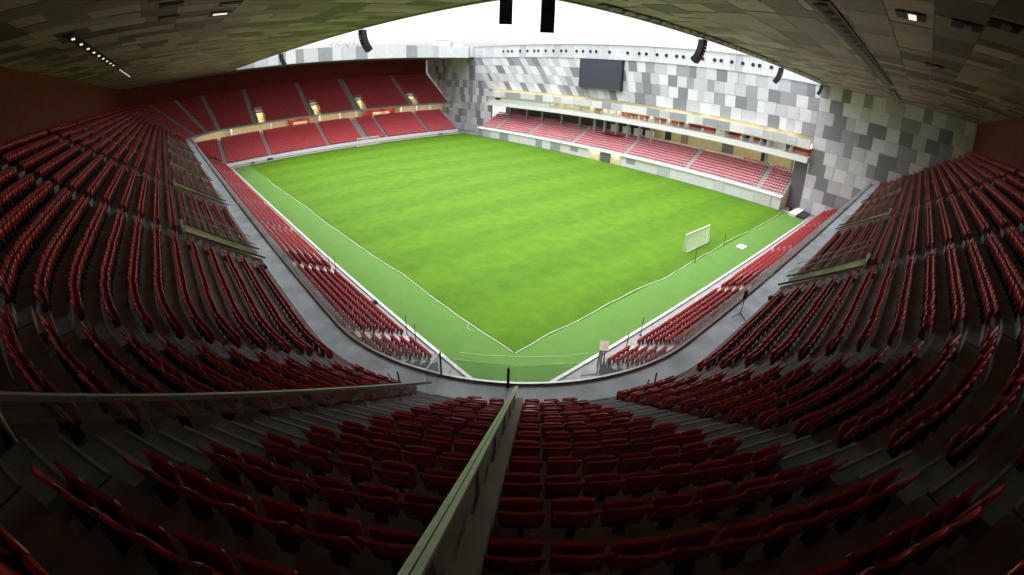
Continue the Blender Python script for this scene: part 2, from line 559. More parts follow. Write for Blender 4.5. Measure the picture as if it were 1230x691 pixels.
low.poly([(-.22,-.22,.36),(.22,-.22,.36),(.21,-.30,.79),(-.21,-.30,.79),(-.22,-.17,.36),(.22,-.17,.36),(.21,-.24,.79),(-.21,-.24,.79)],
         [(0,1,2,3),(5,4,7,6),(3,2,6,7),(1,5,6,2),(4,0,3,7)], 'seat_red')
low.poly([(-.05,-.16,0),(.05,-.16,0),(.05,-.16,.4),(-.05,-.16,.4)], [(0,1,2,3),(3,2,1,0)], 'seat_metal')

SEATS = []  # x, y, z, yaw, key
for b0, b1 in zip(bnds[:-1], bnds[1:]):
    bi = bnds.index(b0)
    for k in range(NR):
        rs = RF0 + TR*k + 0.74
        r = rs
        s0 = s_of(b0[0], b0[1](r), r) + b0[2]
        s1 = s_of(b1[0], b1[1](r), r) - b1[2]
        if b0[2] == 0: s0 += 0.3
        if s1 - s0 < 0.5: continue
        # openings shorten the block
        gaps = []
        if k < KO + 0:
            for o in OPEN.values():
                a, c = sorted((s_of(o[0], o[1], r), s_of(o[0], o[2], r)))
                if a >= s0 - 1.5 and c <= s1 + 1.5: gaps.append((a - 0.25, c + 0.25))
        spans = [(s0, s1)]
        for a, c in gaps:
            ns = []
            for p, q in spans:
                if c <= p or a >= q: ns.append((p, q)); continue
                if a - p > 0.55: ns.append((p, a))
                if q - c > 0.55: ns.append((c, q))
            spans = ns
        for p, q in spans:
            n = int((q - p) / 0.575)
            if n < 1: continue
            st = (q - p) / n
            for i in range(n):
                s = p + st*(i + 0.5)
                (x, y), nn = pos_s(s, r)
                SEATS.append((x, y, Z0 + RI*k, orient(nn), (bi, k, i, n)))

def camproj(x, y, z):
    d = Vector((x, y, z)) - CAM
    a, b, c = d.dot(Vector(RT)), d.dot(Vector(UP)), d.dot(Vector(FW))
    rho = math.hypot(a, b); th = math.atan2(rho, c)
    q = 549.17*(th + 0.033*th**3)
    return 615 + q*a/rho, 345.5 - q*b/rho, d.length
inview = []
for i, sq in enumerate(SEATS):
    u, v, D = camproj(sq[0], sq[1], sq[2] + 0.9)
    if D < 40 and -8 < u < 1238 and -5 < v < 700: inview.append((D, i))
inview.sort()
HERO = set(i for _, i in inview[:300])
BL = {}
blockname = {}
for j, b in enumerate(bnds): blockname[j] = b
def block_phrase(bi, i, n):
    # counting from the aisle / partition that is nearest to the seat within its block
    names = {}
    return None
# boundary phrases of the blocks that hold near seats
bphr = {}
cnt = 0
for j, (seg, fn, hw, kd) in enumerate(bnds):
    if seg == 'A1': bphr[j] = cnt; cnt += 1
PH = {0: 'the first corner stair', 1: 'the glass partition', 2: 'the stair beside the partition', 3: 'the central rail',
      4: 'the right corner stair', 5: 'the last corner stair'}
def seat_label(bi, k, i, n):
    left = bphr.get(bi); right = bphr.get(bi + 1)
    if left is not None:
        return 'red tip-up seat, %s right of %s, %s row above the walkway' % (ordn(i+1), PH[left], ordn(k+1))
    if right is not None:
        return 'red tip-up seat, %s left of %s, %s row above the walkway' % (ordn(n-i), PH[right], ordn(k+1))
    return 'red tip-up seat, %s in its block beyond the corner, %s row above the walkway' % (ordn(min(i+1, 49)), ordn(k+1))
for i in sorted(HERO):
    x, y, z, a, key = SEATS[i]
    t = thing('stadium_seat', seat_label(*key), 'seat', (x, y, z), a + random.gauss(0, .012), 'red tip-up seats in rows around the camera corner')
    bk = link('seat_back', ME_B, t); pn = link('seat_pan', ME_P, t); link('bracket', ME_K, t)
    pn.rotation_euler = (R_(random.uniform(-4, 4)), 0, 0)
    bk.rotation_euler = (R_(random.uniform(-1.6, 1.6)), 0, 0)
    pn.location = (random.uniform(-.004, .004), 0, 0)
mass = [(s[0], s[1], s[2], s[3]) for i, s in enumerate(SEATS) if i not in HERO]

# lower tiers: rows of seats behind the touchline, near goal and far goal
LAL = [3.0, 19.6, 36.2, 53.4, 70.5, 88.0]
LAN = [4.2, 20.6, 39.2, 58.0]
LAF = [-8.3, 5.0, 23.3, 43.4, 59.5]
NL = 11
def span_fill(lo, hi, cuts, st=0.575):
    pts = []; e = [lo] + sorted(cuts) + [hi]
    for a, b in zip(e[:-1], e[1:]):
        p = a + (0.55 if a != lo else 0.1); q = b - (0.55 if b != hi else 0.1)
        n = int((q - p)/st)
        for i in range(n): pts.append(p + (q-p)/n*(i+0.5))
    return pts
LT, LR, LZ = 0.80, 0.40, 1.05
for k in range(NL):
    xb = -8.75 - LT*k; z = LZ + LR*k
    for y in span_fill(-0.9, 108.0 + LT*k, LAL, 0.54): mass.append((xb - 0.62, y, z, HP))
    yb = -9.25 - LT*k
    for x in span_fill(0.6, 75.8, LAN, 0.54): mass.append((x, yb - 0.62, z, math.pi))
NF = 14
for k in range(NF):
    yb = 110.9 + LT*k; z = 0.75 + 0.45*k
    for x in span_fill(-8.6 - LT*k, 70.9, LAF + [36.0]):
        if abs(x - 36.0) < 1.3: continue
        mass.append((x, yb + 0.62, z, 0.0))
# main stand rows
VAL = [90.5, 74.8, 57.3, 40.0, 22.5, 4.8]
NV = 9
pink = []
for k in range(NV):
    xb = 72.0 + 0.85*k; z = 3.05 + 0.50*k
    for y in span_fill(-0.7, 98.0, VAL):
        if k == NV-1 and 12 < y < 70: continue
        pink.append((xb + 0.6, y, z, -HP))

def bulk(name, items, dist_lod=55, m0='seat_red', zs=1.0):
    P = np.array(items)
    d = np.sqrt(((P[:, :3] - np.array(CAM))**2).sum(1))
    V = []; F = []; FM = []; off = 0; loops_tot = []
    for tmpl, sel in ((mid, d < dist_lod), (low, d >= dist_lod)):
        Q = P[sel]
        if len(Q) == 0: continue
        tv = np.array(tmpl.v); n = len(tv); m = len(Q)
        c, s = np.cos(Q[:, 3])[:, None], np.sin(Q[:, 3])[:, None]
        jit = rng.normal(0, 0.012, m)[:, None]
        X = tv[None, :, 0]*c - (tv[None, :, 1] + jit)*s + Q[:, 0:1]
        Y = tv[None, :, 0]*s + (tv[None, :, 1] + jit)*c + Q[:, 1:2]
        Z = tv[None, :, 2]*zs + Q[:, 2:3]
        V.append(np.stack([X, Y, Z], 2).reshape(-1, 3))
        tf = np.array([f for f in tmpl.f]) if len(set(map(len, tmpl.f))) == 1 else None
        F.append((tf[None] + (off + np.arange(m)*n)[:, None, None]).reshape(-1, 4))
        FM.append(np.tile(np.array([0 if tmpl.mats[q] == 'seat_red' else 1 for q in tmpl.m]), m))
        off += n*m
    V = np.concatenate(V); F = np.concatenate(F); FM = np.concatenate(FM)
    me = bpy.data.meshes.new(name)
    me.vertices.add(len(V)); me.vertices.foreach_set('co', V.astype(np.float32).ravel())
    me.loops.add(F.size); me.loops.foreach_set('vertex_index', F.astype(np.int32).ravel())
    me.polygons.add(len(F)); me.polygons.foreach_set('loop_start', np.arange(0, F.size, 4, dtype=np.int32))
    me.materials.append(MATS[m0]); me.materials.append(MATS['seat_metal'])
    me.polygons.foreach_set('material_index', FM.astype(np.int32))
    me.update(calc_edges=True)
    return link(name, me, kind='stuff')
o = bulk('stadium_seats', mass)
o['label'] = 'thousands of red tip-up seats in rows around the bowl'
o2 = bulk('main_stand_seats', pink, 55, 'seat_red_glare', 0.66)
o2['label'] = 'rows of red seats, painted paler for glare, on the main stand terrace'
print('seats', len(SEATS), 'mass', len(mass), 'polys', len(o.data.polygons))

# ------------------------------------------------------------------ lower terraces
def stepped(name, n, tread, rise, z0, base, axis, lo, hi, sign, m='apron'):
    vs = []; fs = []; pr = [(0, 0)]
    for k in range(n):
        pr += [(tread*k, z0 + rise*k), (tread*(k+1), z0 + rise*k)]
    for e in (lo, hi):
        for d, z in pr:
            ext = 0
            if axis == 'x': vs.append((base + sign*d, e, z))
            else: vs.append((e, base + sign*d, z))
    M = len(pr)
    for j in range(M-1): fs.append((j, j+1, M+j+1, M+j))
    fs.append(tuple(range(M)) + ()) if False else None
    mb = MB().poly(vs, fs, m)
    # end walls
    for e in (lo, hi):
        for k in range(n):
            a = base + sign*tread*k; b = base + sign*tread*(k+1)
            z = z0 + rise*k
            q = [(a, e, 0), (b, e, 0), (b, e, z), (a, e, z)] if axis == 'x' else [(e, a, 0), (e, b, 0), (e, b, z), (e, a, z)]
            mb.poly(q, [(0,1,2,3)], m)
    return mb.build(name, kind='structure')
stepped('lower_terrace', NL, LT, LR, LZ, -8.75, 'x', -1.0, 120.0, -1)
stepped('lower_terrace', NL, LT, LR, LZ, -9.25, 'y', 0.5, XW, -1)
stepped('lower_terrace', NF, LT, 0.45, 0.75, 110.9, 'y', -21.0, 71.3, 1)

def lower_aisle(label, axis, v, base, sign, n, tread, rise, z0, w=1.0):
    loc = (base, v, z0) if axis == 'x' else (v, base, z0)
    t = thing('stair_aisle', label, 'stairs', loc, 0, 'stairs of the lower tiers')
    for k in range(n):
        a = sign*tread*k; zz = rise*k
        h = rise/2
        mb = MB()
        e0, e1 = sorted((a, a + sign*tread))
        f0, f1 = sorted((a + sign*tread/2, a + sign*tread))
        if axis == 'x':
            mb.box((e0, -w/2, zz - 0.01), (e1, w/2, zz + 0.02), 'white_step'); mb.box((f0, -w/2, zz + 0.02), (f1, w/2, zz + h), 'white_step')
        else:
            mb.box((-w/2, e0, zz - 0.01), (w/2, e1, zz + 0.02), 'white_step'); mb.box((-w/2, f0, zz + 0.02), (w/2, f1, zz + h), 'white_step')
        mb.build('step', t)
for i, y in enumerate(LAL):
    lower_aisle('pale stair cutting the %s block gap of lower red seats along the touchline' % ordn(i+1), 'x', y, -8.75, -1, 8, LT, LR, LZ)
for i, x in enumerate(LAN):
    lower_aisle('pale stair, %s from the camera corner, through the lower seats behind the near goal' % ordn(i+1), 'y', x, -9.25, -1, 8, LT, LR, LZ)
for i, x in enumerate(LAF):
    lower_aisle('pale stair, %s from the rounded corner, through the lower seats behind the far goal' % ordn(i+1), 'y', x, 110.9, 1, NF, LT, 0.45, 0.75, 1.15)
lower_aisle('wide pale stair in line with the far goal through the lower far seats', 'y', 36.0, 110.9, 1, NF, LT, 0.45, 0.75, 2.5)

# far stand: front wall, lit concourse between tiers
t = thing('lit_concourse', 'bright cream concourse glowing between the two tiers behind the far goal', 'concourse', (0, 124, 6.9))
def wb(mb_lo, mb_hi, m, name, par=None, off=(0, 0, 0), **p):
    lo = [a - b for a, b in zip(mb_lo, off)]; hi = [a - b for a, b in zip(mb_hi, off)]
    return MB().box(lo, hi, m).build(name, par, **p)
O = (0, 124, 6.9)
wb((-17, 122.15, 6.4), (76, 127.8, 6.65), 'apron', 'floor', t, O)
wb((-17, 127.8, 6.3), (76, 128.0, 9.35), 'cream', 'rear_wall', t, O)
for x in range(-14, 76, 5):
    wb((x, 124.6, 9.28), (x + 2.4, 124.85, 9.34), 'lamp', 'ceiling_lamp', t, O)
wb((15.5, 126.4, 6.65), (22.5, 126.7, 9.3), 'red_panel', 'kiosk_panel', t, O)
wb((16.8, 126.0, 6.65), (21.5, 126.35, 8.0), 'cream', 'kiosk_counter', t, O)
wb((42.2, 126.4, 6.65), (54.5, 126.7, 9.3), 'red_panel', 'kiosk_panel', t, O)
wb((45.5, 126.0, 6.65), (52.0, 126.35, 8.0), 'cream', 'kiosk_counter', t, O)
for x in (-4, 9, 25.5, 33, 39, 56.5, 63, 69):
    wb((x, 125.8, 6.65), (x + 0.6, 126.38, 9.34), 'white', 'column', t, O)
wb((-21, 107.1, 0.0), (71.0, 110.85, 0.012), 'apron', 'far_track', kind='structure')
wb((-9.0, 110.6, 0.0), (71.3, 110.85, 0.95), 'white', 'front_wall', label='low white wall in front of the red seats behind the far goal', category='wall')

# vomitories with glass rails
vl = {('L', 5.0): 'stair opening in the long stand closest to the camera corner, glass rail beside seats',
      ('L', 22.8): 'second glass-railed opening from the camera corner in the long stand',
      ('L', 38.8): 'third glass-railed opening from the camera corner in the long stand',
      ('L', 56.0): 'fourth glass-railed opening from the camera corner in the long stand',
      ('L', 73.5): 'fifth glass-railed opening from the camera corner in the long stand',
      ('N', 5.5): 'glass-railed opening behind the near goal closest to the camera corner',
      ('N', 26.5): 'middle one of the glass-railed openings behind the near goal',
      ('N', 48.0): 'glass-railed opening behind the near goal closest to the patterned wall',
      ('F', 3.7): 'brightly lit opening in the far upper stand nearest the rounded corner',
      ('F', 22.3): 'brightly lit opening in the far upper stand, second from the rounded corner',
      ('F', 38.7): 'brightly lit opening in the far upper stand beside the wide stair',
      ('F', 59.4): 'brightly lit opening in the far upper stand nearest the patterned wall'}
def vomitory(seg, v, o):
    a, b = o[1], o[2]; w = b - a
    (x, y), nn = pos(seg, (a+b)/2, RF0)
    far = seg == 'F'
    t = thing('stand_entrance', vl[(seg, v)], 'entrance', (x, y, ZD), orient(nn), 'entrances cut into the upper tier')
    L = KO*TR; H = Z0 + RI*KO - ZD
    MB().box((-w/2, 0, -0.05), (w/2, L + 3.5, 0.0), 'deck').build('floor', t)
    wm = 'cream' if far else 'yellow_wall'
    ws = 'cream' if far else 'passage_wall'
    for sg in (-1, 1):
        mb = MB()
        x0, x1 = sorted((sg*w/2, sg*(w/2 + 0.12)))
        vs = []
        pr = [(0, 0.25), (L, H + 0.1), (L + 3.5, H + 0.1), (L + 3.5, 0), (0, 0)]
        vs = [(x0, p, q) for p, q in pr] + [(x1, p, q) for p, q in pr]
        fs = [(4,3,2,1,0), (5,6,7,8,9)] + [(i, (i+1) % 5, (i+1) % 5 + 5, i+5) for i in range(5)]
        mb.poly(vs, fs, ws).build('side_wall', t)
        # dark sloping upstand and glass
        gx = sg*(w/2 + 0.06)
        MB().bar((gx, -0.2, 0.30), (gx, L + 0.05, H + 0.12), 0.10, 0.12, 'black').build('upstand', t)
        n = 3
        for i in range(n):
            y0, y1 = L*i/n + 0.02, L*(i+1)/n - 0.02
            z0, z1 = 0.45 + H*y0/L, 0.45 + H*y1/L
            hh = 0.95 if not (i == 0) else 0.95
            vs = [(gx-0.01, y0, z0), (gx-0.01, y1, z1), (gx-0.01, y1, z1+hh), (gx-0.01, y0 + (0.25 if i == 0 else 0), z0+hh)]
            vs += [(p[0]+0.02, p[1], p[2]) for p in vs]
            MB().poly(vs, [(0,1,2,3),(7,6,5,4),(0,4,5,1),(1,5,6,2),(2,6,7,3),(3,7,4,0)], 'glass_dark').build('glass_pane', t)
            if i: MB().bar((gx, y0-0.02, z0), (gx, y0-0.02, z0+hh), 0.05, 0.05, 'grey_metal').build('post', t)
        MB().bar((gx, 0.25, 1.42), (gx, L, 1.42 + H), 0.06, 0.04, 'grey_metal').build('handrail', t)
    MB().box((-w/2 - 0.12, L - 0.02, H - 0.35), (w/2 + 0.12, L + 0.16, H + 0.45), 'deck').build('lintel', t)
    MB().box((-w/2 - 0.1, L + 3.5, 0), (w/2 + 0.1, L + 3.6, H), wm).build('rear_wall', t)
    MB().box((-w/2 - 0.1, L + 0.2, H - 0.02), (w/2 + 0.1, L + 3.5, H + 0.02), wm).build('ceiling', t)
    for q in range(2):
        MB().box((-0.35, L + 0.7 + q*1.4, H - 0.08), (0.35, L + 1.3 + q*1.4, H - 0.03), 'lamp' if far else 'lamp_passage').build('ceiling_lamp', t)
    mb = MB()
    zz = Z0 + RI*KO - ZD
    mb.box((-w/2, L + 0.0, zz + 0.45), (w/2, L + 0.02, zz + 1.35), 'glass_dark').build('glass_pane', t)
for key, o in OPEN.items(): vomitory(key[0], key[1], o)

# ------------------------------------------------------------------ walkway balustrade
t = thing('glass_balustrade', 'low clear glass balustrade following the inner edge of the grey walkway', 'balustrade', (CX, CY, ZD))
def chain(seglist):
    return [pos(sg, v, RIN + 0.0)[0] for sg, v in seglist]
chainp = [('N', x) for x in np.arange(76, -5.01, -3.0)] + [('A1', a) for a in range(84, 0, -12)] + [('L', y) for y in np.arange(-5.5, 110, 3.5)]
P = chain(chainp)
for (x0, y0), (x1, y1) in zip(P[:-1], P[1:]):
    dx, dy = x1-x0, y1-y0; l = math.hypot(dx, dy); ux, uy = dx/l*0.02, dy/l*0.02
    a = (x0+ux - CX, y0+uy - CY); b = (x1-ux - CX, y1-uy - CY); nx, ny = -dy/l*0.01, dx/l*0.01
    vs = [(a[0]-nx, a[1]-ny, 0.12), (b[0]-nx, b[1]-ny, 0.12), (b[0]-nx, b[1]-ny, 1.02), (a[0]-nx, a[1]-ny, 1.02)]
    vs += [(p[0]+2*nx, p[1]+2*ny, p[2]) for p in vs]
    MB().poly(vs, [(0,1,2,3),(7,6,5,4),(0,4,5,1),(1,5,6,2),(2,6,7,3),(3,7,4,0)], 'glass').build('glass_pane', t)

# ------------------------------------------------------------------ glass partitions of the camera corner
def partition(label, phi, lateral, hgt, capw, r0, r1, stringer=True, two=False):
    d = Vector((-math.cos(R_(phi)), -math.sin(R_(phi)), 0)); q = Vector((-math.sin(R_(phi)), math.cos(R_(phi)), 0))
    # q points to growing phi reversed; lateral offset towards growing phi
    off = Vector((math.sin(R_(phi)), -math.cos(R_(phi)), 0))*lateral
    base = Vector((CX, CY, 0)) + off
    tread = lambda r: Z0 + 0.7010*(r - RF0)
    t = thing('glass_partition', label, 'partition', base + d*r0 + Vector((0, 0, tread(r0))))
    O_ = t.location.copy()
    pt = lambda r, h, lat=0: base + d*r + Vector((math.sin(R_(phi)), -math.cos(R_(phi)), 0))*lat + Vector((0, 0, tread(r) + h)) - O_
    n = int((r1 - r0)/1.95); st = (r1 - r0)/n
    for i in range(n):
        a, b = r0 + st*i + 0.02, r0 + st*(i+1) - 0.02
        vs = [pt(a, 0.15, -.01), pt(b, 0.15, -.01), pt(b, hgt-0.03, -.01), pt(a, hgt-0.03, -.01), pt(a, 0.15, .01), pt(b, 0.15, .01), pt(b, hgt-0.03, .01), pt(a, hgt-0.03, .01)]
        MB().poly(vs, [(0,1,2,3),(7,6,5,4),(0,4,5,1),(1,5,6,2),(2,6,7,3),(3,7,4,0)], 'glass').build('glass_pane', t)
        if i: MB().bar(pt(a-0.02, -0.2), pt(a-0.02, hgt-0.02), 0.05, 0.05, 'grey_metal').build('post', t)
    if two:
        for s_ in (-1, 1):
            MB().bar(pt(r0, hgt, s_*capw*0.27), pt(r1, hgt + 0.0, s_*capw*0.27), capw*0.44, 0.05, 'rail_cap').build('handrail', t)
        MB().bar(pt(r0, hgt-0.015), pt(r1, hgt-0.015), capw*0.3, 0.03, 'black').build('handrail_groove', t)
    else:
        MB().bar(pt(r0 - 0.3, hgt), pt(r1, hgt), capw, 0.09, 'rail_dark').build('handrail', t)
    if stringer:
        for k in range(NR):
            rf = RF0 + TR*k
            mb = MB()
            z = Z0 + RI*k
            for lo_, hi_, m in ((0.03, 0.27, 'tan'),):
                c = [base + d*(rf) + off.normalized()*lo_, base + d*(rf) + off.normalized()*hi_, base + d*(rf+TR) + off.normalized()*hi_, base + d*(rf+TR) + off.normalized()*lo_]
                vs = [Vector((p.x, p.y, z - 0.0)) - O_ for p in c] + [Vector((p.x, p.y, z + 0.42 + (0.0 if j < 2 else 0.42))) - O_ for j, p in enumerate(c)]
                mb.poly(vs, [(0,3,2,1),(4,5,6,7),(0,1,5,4),(1,2,6,5),(2,3,7,6),(3,0,4,7)], m)
            mb.build('kerb_block', t)
    return t
partition('glass partition with a wide double pale handrail running straight down in front of the camera', 44.2, 0.845, 0.95, 0.125, RF0 - 0.1, RB - 2.5, True, True)
partition('glass partition with one pale handrail sweeping across to the left above the dark stair', PART_A, 0.001, 0.58, 0.13, RF0 + 0.1, RB - 0.2, False, False)
# divider across the walkway
a = pos('A1', PART_A, RIN)[0]; b = pos('A1', PART_A, RF0 + 0.1)[0]
t = thing('walkway_gate', 'thin glass gate with a dark post closing the walkway at the partition', 'gate', (a[0], a[1], ZD))
B = Vector((b[0]-a[0], b[1]-a[1], 0))
MB().bar((0, 0, 0.08), (0, 0, 1.25), 0.06, 0.06, 'black').build('post', t)
MB().bar((0, 0, 1.24), B + Vector((0, 0, 1.3)), 0.03, 0.03, 'grey_metal').build('handrail', t)
nrm = Vector((-B.y, B.x, 0)).normalized()*0.01
vs = [nrm + Vector((0,0,.1)), B + nrm + Vector((0,0,.1)), B + nrm + Vector((0,0,1.25)), nrm + Vector((0,0,1.22))]
vs += [v - 2*nrm for v in vs]
MB().poly(vs, [(0,1,2,3),(7,6,5,4),(0,4,5,1),(1,5,6,2),(2,6,7,3),(3,7,4,0)], 'glass').build('glass_pane', t)
a = pos('A1', 46.2, RIN + 0.1)[0]
MB().box((-0.04, -0.04, 0), (0.04, 0.04, 0.95), 'black').box((-0.08, -0.08, 0), (0.08, 0.08, 0.03), 'black').build('barrier_post', None, (a[0], a[1], ZD), label='short black post on the walkway at the foot of the central rail', category='post')

# ------------------------------------------------------------------ roof
roof = thing('stadium_roof', 'huge flat stadium roof clad underneath in brownish patchwork panels', 'roof', (XL, YN, ZR))
def inroof(x0, x1, y0, y1):
    return not (x0 >= XL - 0.01 and y0 >= YN - 0.01 and y1 <= YF + 0.01)
cells = []
y = -38.0
row = 0
bounds_y = [-38.0]
while bounds_y[-1] < YN - 1.0: bounds_y.append(min(bounds_y[-1] + 2.13, YN) if YN - bounds_y[-1] > 3.0 else YN)
while bounds_y[-1] < YF: bounds_y.append(min(bounds_y[-1] + 2.16, YF) if YF - bounds_y[-1] > 3.0 else YF)
while bounds_y[-1] < 143: bounds_y.append(bounds_y[-1] + 2.13)
channels = [(-29.1, -28.2, -8, 96)]
for y0, y1 in zip(bounds_y[:-1], bounds_y[1:]):
    full = y1 <= YN + 0.01 or y0 >= YF - 0.01
    xs = -38.0
    xe = XW - 0.05 if full else XL
    while xs < xe - 0.05:
        w = random.choice([1.6, 2.1, 2.1, 2.7, 3.4])
        x1 = xs + w
        if xe - x1 < 1.2: x1 = xe
        cells.append((xs, x1, y0, y1, random.choices([0, 1, 2, 3], [5, 5, 4, 3])[0]))
        xs = x1
def clash(c):
    x0, x1, y0, y1, _ = c
    return False
cells.sort(key=lambda c: ((c[0]+c[1])/2 - CAM.x)**2 + ((c[2]+c[3])/2 - CAM.y)**2)
vis = []
rest = MB()
nh = 0
for c in cells:
    x0, x1, y0, y1, tn = c
    u, v, D = camproj((x0+x1)/2, (y0+y1)/2, ZR)
    dz = 0.012*tn
    lo = (x0 + 0.012 - XL, y0 + 0.012 - YN, dz); hi = (x1 - 0.015 - XL, y1 - 0.015 - YN, 0.16)
    if nh < 300 and -40 < u < 1270 and v > -40:
        MB().box(lo, hi, 'soffit_tone_%d' % tn).build('soffit_panel', roof); nh += 1
    else: rest.box(lo, hi, 'soffit_tone_%d' % tn)
rest.build('soffit_panels', roof, kind='stuff')
# deck above the panels
mb = MB()
mb.box((-38 - XL, -38 - YN, 0.17), (XW + 10 - XL, 0 - 0.05, 3.7), 'white')
mb.box((-38 - XL, -0.05, 0.172), (-0.05, YF - YN + 0.05, 3.7), 'white')
mb.build('roof_deck', roof)
mb = MB().box((-38 - XL, YF - YN + 0.05, 0.174), (XW - XL + 10, 145 - YN, 3.7), 'white')
mb.build('roof_deck', roof)
# edge trim round the opening
mb = MB()
mb.box((-0.35, 0.0 - 0.35, -0.06), (0.0, YF - YN, 0.9), 'grey_metal').build('edge_trim', roof)
MB().box((0.001, -0.36, -0.055), (XW - XL - 0.1, 0.0, 0.9), 'grey_metal').build('edge_trim', roof)
# far fascia panels
x = XL
while x < 73.6:
    w = random.choice([2.2, 3.0, 3.0, 3.8, 4.4]); x1 = min(x + w, 73.9)
    tn = random.choices([0, 4, 1, 2], [6, 2, 3, 3])[0]
    MB().box((x - XL + 0.02, YF - YN - 0.12 - 0.03*tn, -0.25), (x1 - XL - 0.02, YF - YN + 0.04, 3.75), 'panel_tone_%d' % tn).build('fascia_panel', roof)
    x = x1
MB().box((73.9 - XL, YF - YN - 0.15, -0.3), (74.3 - XL, YF - YN + 6, 3.8), 'grey_metal').build('fascia_end', roof)
# lamp channels in the soffit
def channel(x0, y0, x1, y1, w, n, fin, lampm='lamp_soft'):
    d = Vector((x1-x0, y1-y0, 0)); L = d.length; d.normalize(); q = Vector((-d.y, d.x, 0))
    o = Vector((x0 - XL, y0 - YN, 0))
    ch = MB()
    a = o; b = o + d*L
    ch.bar(a + Vector((0,0,-0.04)), b + Vector((0,0,-0.04)), w, 0.07, 'black')
    ch = ch.build('lamp_channel', roof)
    for i in range(n):
        p = o + d*(L*(i + 0.5)/n)
        mb = MB()
        if fin:
            vs = [p + q*(-w*0.38) + Vector((0,0,-0.09)), p + q*(w*0.30) + Vector((0,0,-0.09)), p + q*(-w*0.1) + d*(L/n*0.30) + Vector((0,0,-0.09)),
                  p + q*(-w*0.1) + Vector((0,0,-0.42))]
            mb.poly(vs, [(0,1,2),(0,3,1),(1,3,2),(2,3,0)], 'white')
            mb.build('floodlight', ch)
        else:
            mb.box(p + Vector((-0.10,-0.10,-0.16)), p + Vector((0.10,0.10,-0.06)), lampm).build('lamp', ch)
    return ch
channel(-28.75, 5.5, -28.6, 34, 0.7, 9, False)
channel(-28.6, 40, -28.6, 62, 0.6, 8, False)
channel(-1.5, -20.0, 40.0, -20.2, 1.25, 24, True)
channel(48.0, -20.2, 68.0, -20.2, 1.0, 5, True)
channel(1.5, -5.6, 38.0, -5.9, 0.7, 22, True)
channel(44.0, -6.6, 68.0, -6.6, 0.8, 14, True)
for x, y, lit in ((-22.6, 1.6, 0), (-22.7, 5.7, 0), (-19.4, 6.6, 1), (-19.2, 3.2, 0), (-0.9, -24.2, 1), (-1.3, -26.6, 0), (-3.0, -28.0, 0), (-12, -20.0, 0), (13.5, -25.5, 0)):
    ch = MB().box((x - XL - 0.65, y - YN - 0.65, -0.05), (x - XL + 0.65, y - YN + 0.65, 0.0), 'black').build('recess', roof)
    MB().box((x - XL - 0.45, y - YN - 0.25, -0.10), (x - XL + 0.45, y - YN + 0.1, -0.055), 'lamp_soft' if lit else 'grey_metal').build('lamp', ch)

# hanging loudspeaker arrays
def line_array(label, x, y, face, n=8, top=-0.2, sc=1.0, curve=5.5):
    t = thing('line_array_speaker', label, 'loudspeaker', (x, y, ZR), face, 'loudspeaker arrays hanging from the roof edge')
    MB().bar((0, 0, 0.2), (0, 0, top), 0.05, 0.05, 'black').build('hanging_rod', t)
    p = Vector((0, 0, top)); ang = 0.0
    for i in range(n):
        c, s = math.cos(ang), math.sin(ang)
        h = 0.30*sc; w = 0.42*sc; dp = 0.30*sc
        dn = Vector((0, s, -c)); fw = Vector((0, c, s))
        a = p; b = p + dn*h*0.985
        vs = []
        for q in (a, b):
            for i_, j_ in ((-1,-1),(1,-1),(1,1),(-1,1)): vs.append(q + Vector((w*i_, 0, 0)) + fw*(dp*j_))
        MB().poly(vs, [(3,2,1,0),(4,5,6,7),(0,1,5,4),(1,2,6,5),(2,3,7,6),(3,0,4,7)], 'black_gloss').build('cabinet', t)
        p = p + dn*h; ang -= R_(curve)
    return t
line_array('curved black loudspeaker array over the touchline stand, nearer the camera of two', -3.3, 20.8, R_(-90+180), 8)
line_array('small black loudspeaker array far along the long roof edge', -3.3, 55.5, R_(90), 7)
line_array('black loudspeaker array seen square on, left one at the roof corner', -3.1, -1.5, R_(140), 7, 0.4, 1.0, 1.5)
line_array('black loudspeaker array seen square on, right one hanging lower at the roof corner', -2.3, -4.5, R_(140), 8, 0.1, 1.0, 1.5)
line_array('curved black loudspeaker array over the near goal end, largest on that side', 19.0, -4.4, R_(180), 8)
line_array('curved black loudspeaker array, middle one of the near goal end roof edge', 45.3, -4.4, R_(180), 8)
line_array('curved black loudspeaker array close to the patterned wall under the roof edge', 74.5, -4.4, R_(180), 7)

# ------------------------------------------------------------------ patterned walls (plane x = XW)
def par_panel(parent, O_, y0t, y1t, y0b, y1b, zt, zb, tn, prefix='panel_tone_%d', proud=None, name='wall_panel', x=XW):
    g = 0.02
    d = proud if proud is not None else 0.03 + 0.02*tn
    vs = [(x - d, y0b + g, zb + g), (x - d, y1b - g, zb + g), (x - d, y1t - g, zt - g), (x - d, y0t + g, zt - g)]
    vs += [(x + 0.05, p[1], p[2]) for p in vs]
    vs = [(a - O_[0], b - O_[1], c - O_[2]) for a, b, c in vs]
    return MB().poly(vs, [(0,3,2,1),(4,5,6,7),(0,1,5,4),(1,2,6,5),(2,3,7,6),(3,0,4,7)], prefix % tn).build(name, parent)
def pick(prev):
    for _ in range(6):
        t = random.choices([0, 4, 1, 2, 3], [5, 3, 5, 4, 3])[0]
        if t != prev: return t
    return t
def smooth(a, b, x):
    t = max(0, min(1, (x-a)/(b-a))); return t*t*(3-2*t)
def shear(y): return 0.06 + 0.75*smooth(28, 84, y)
ZT, ZF, ZB = 30.2, 26.35, 15.7
Ow = (XW, -4, ZB)
wallA = thing('patterned_wall', 'long main stand wall of mixed white and grey panels behind the big screen', 'wall', Ow)
MB().box((0.05, 0, 0), (0.6, 104, ZT - ZB - 0.1), 'stone').build('core', wallA)
RH = (ZF - ZB)/4
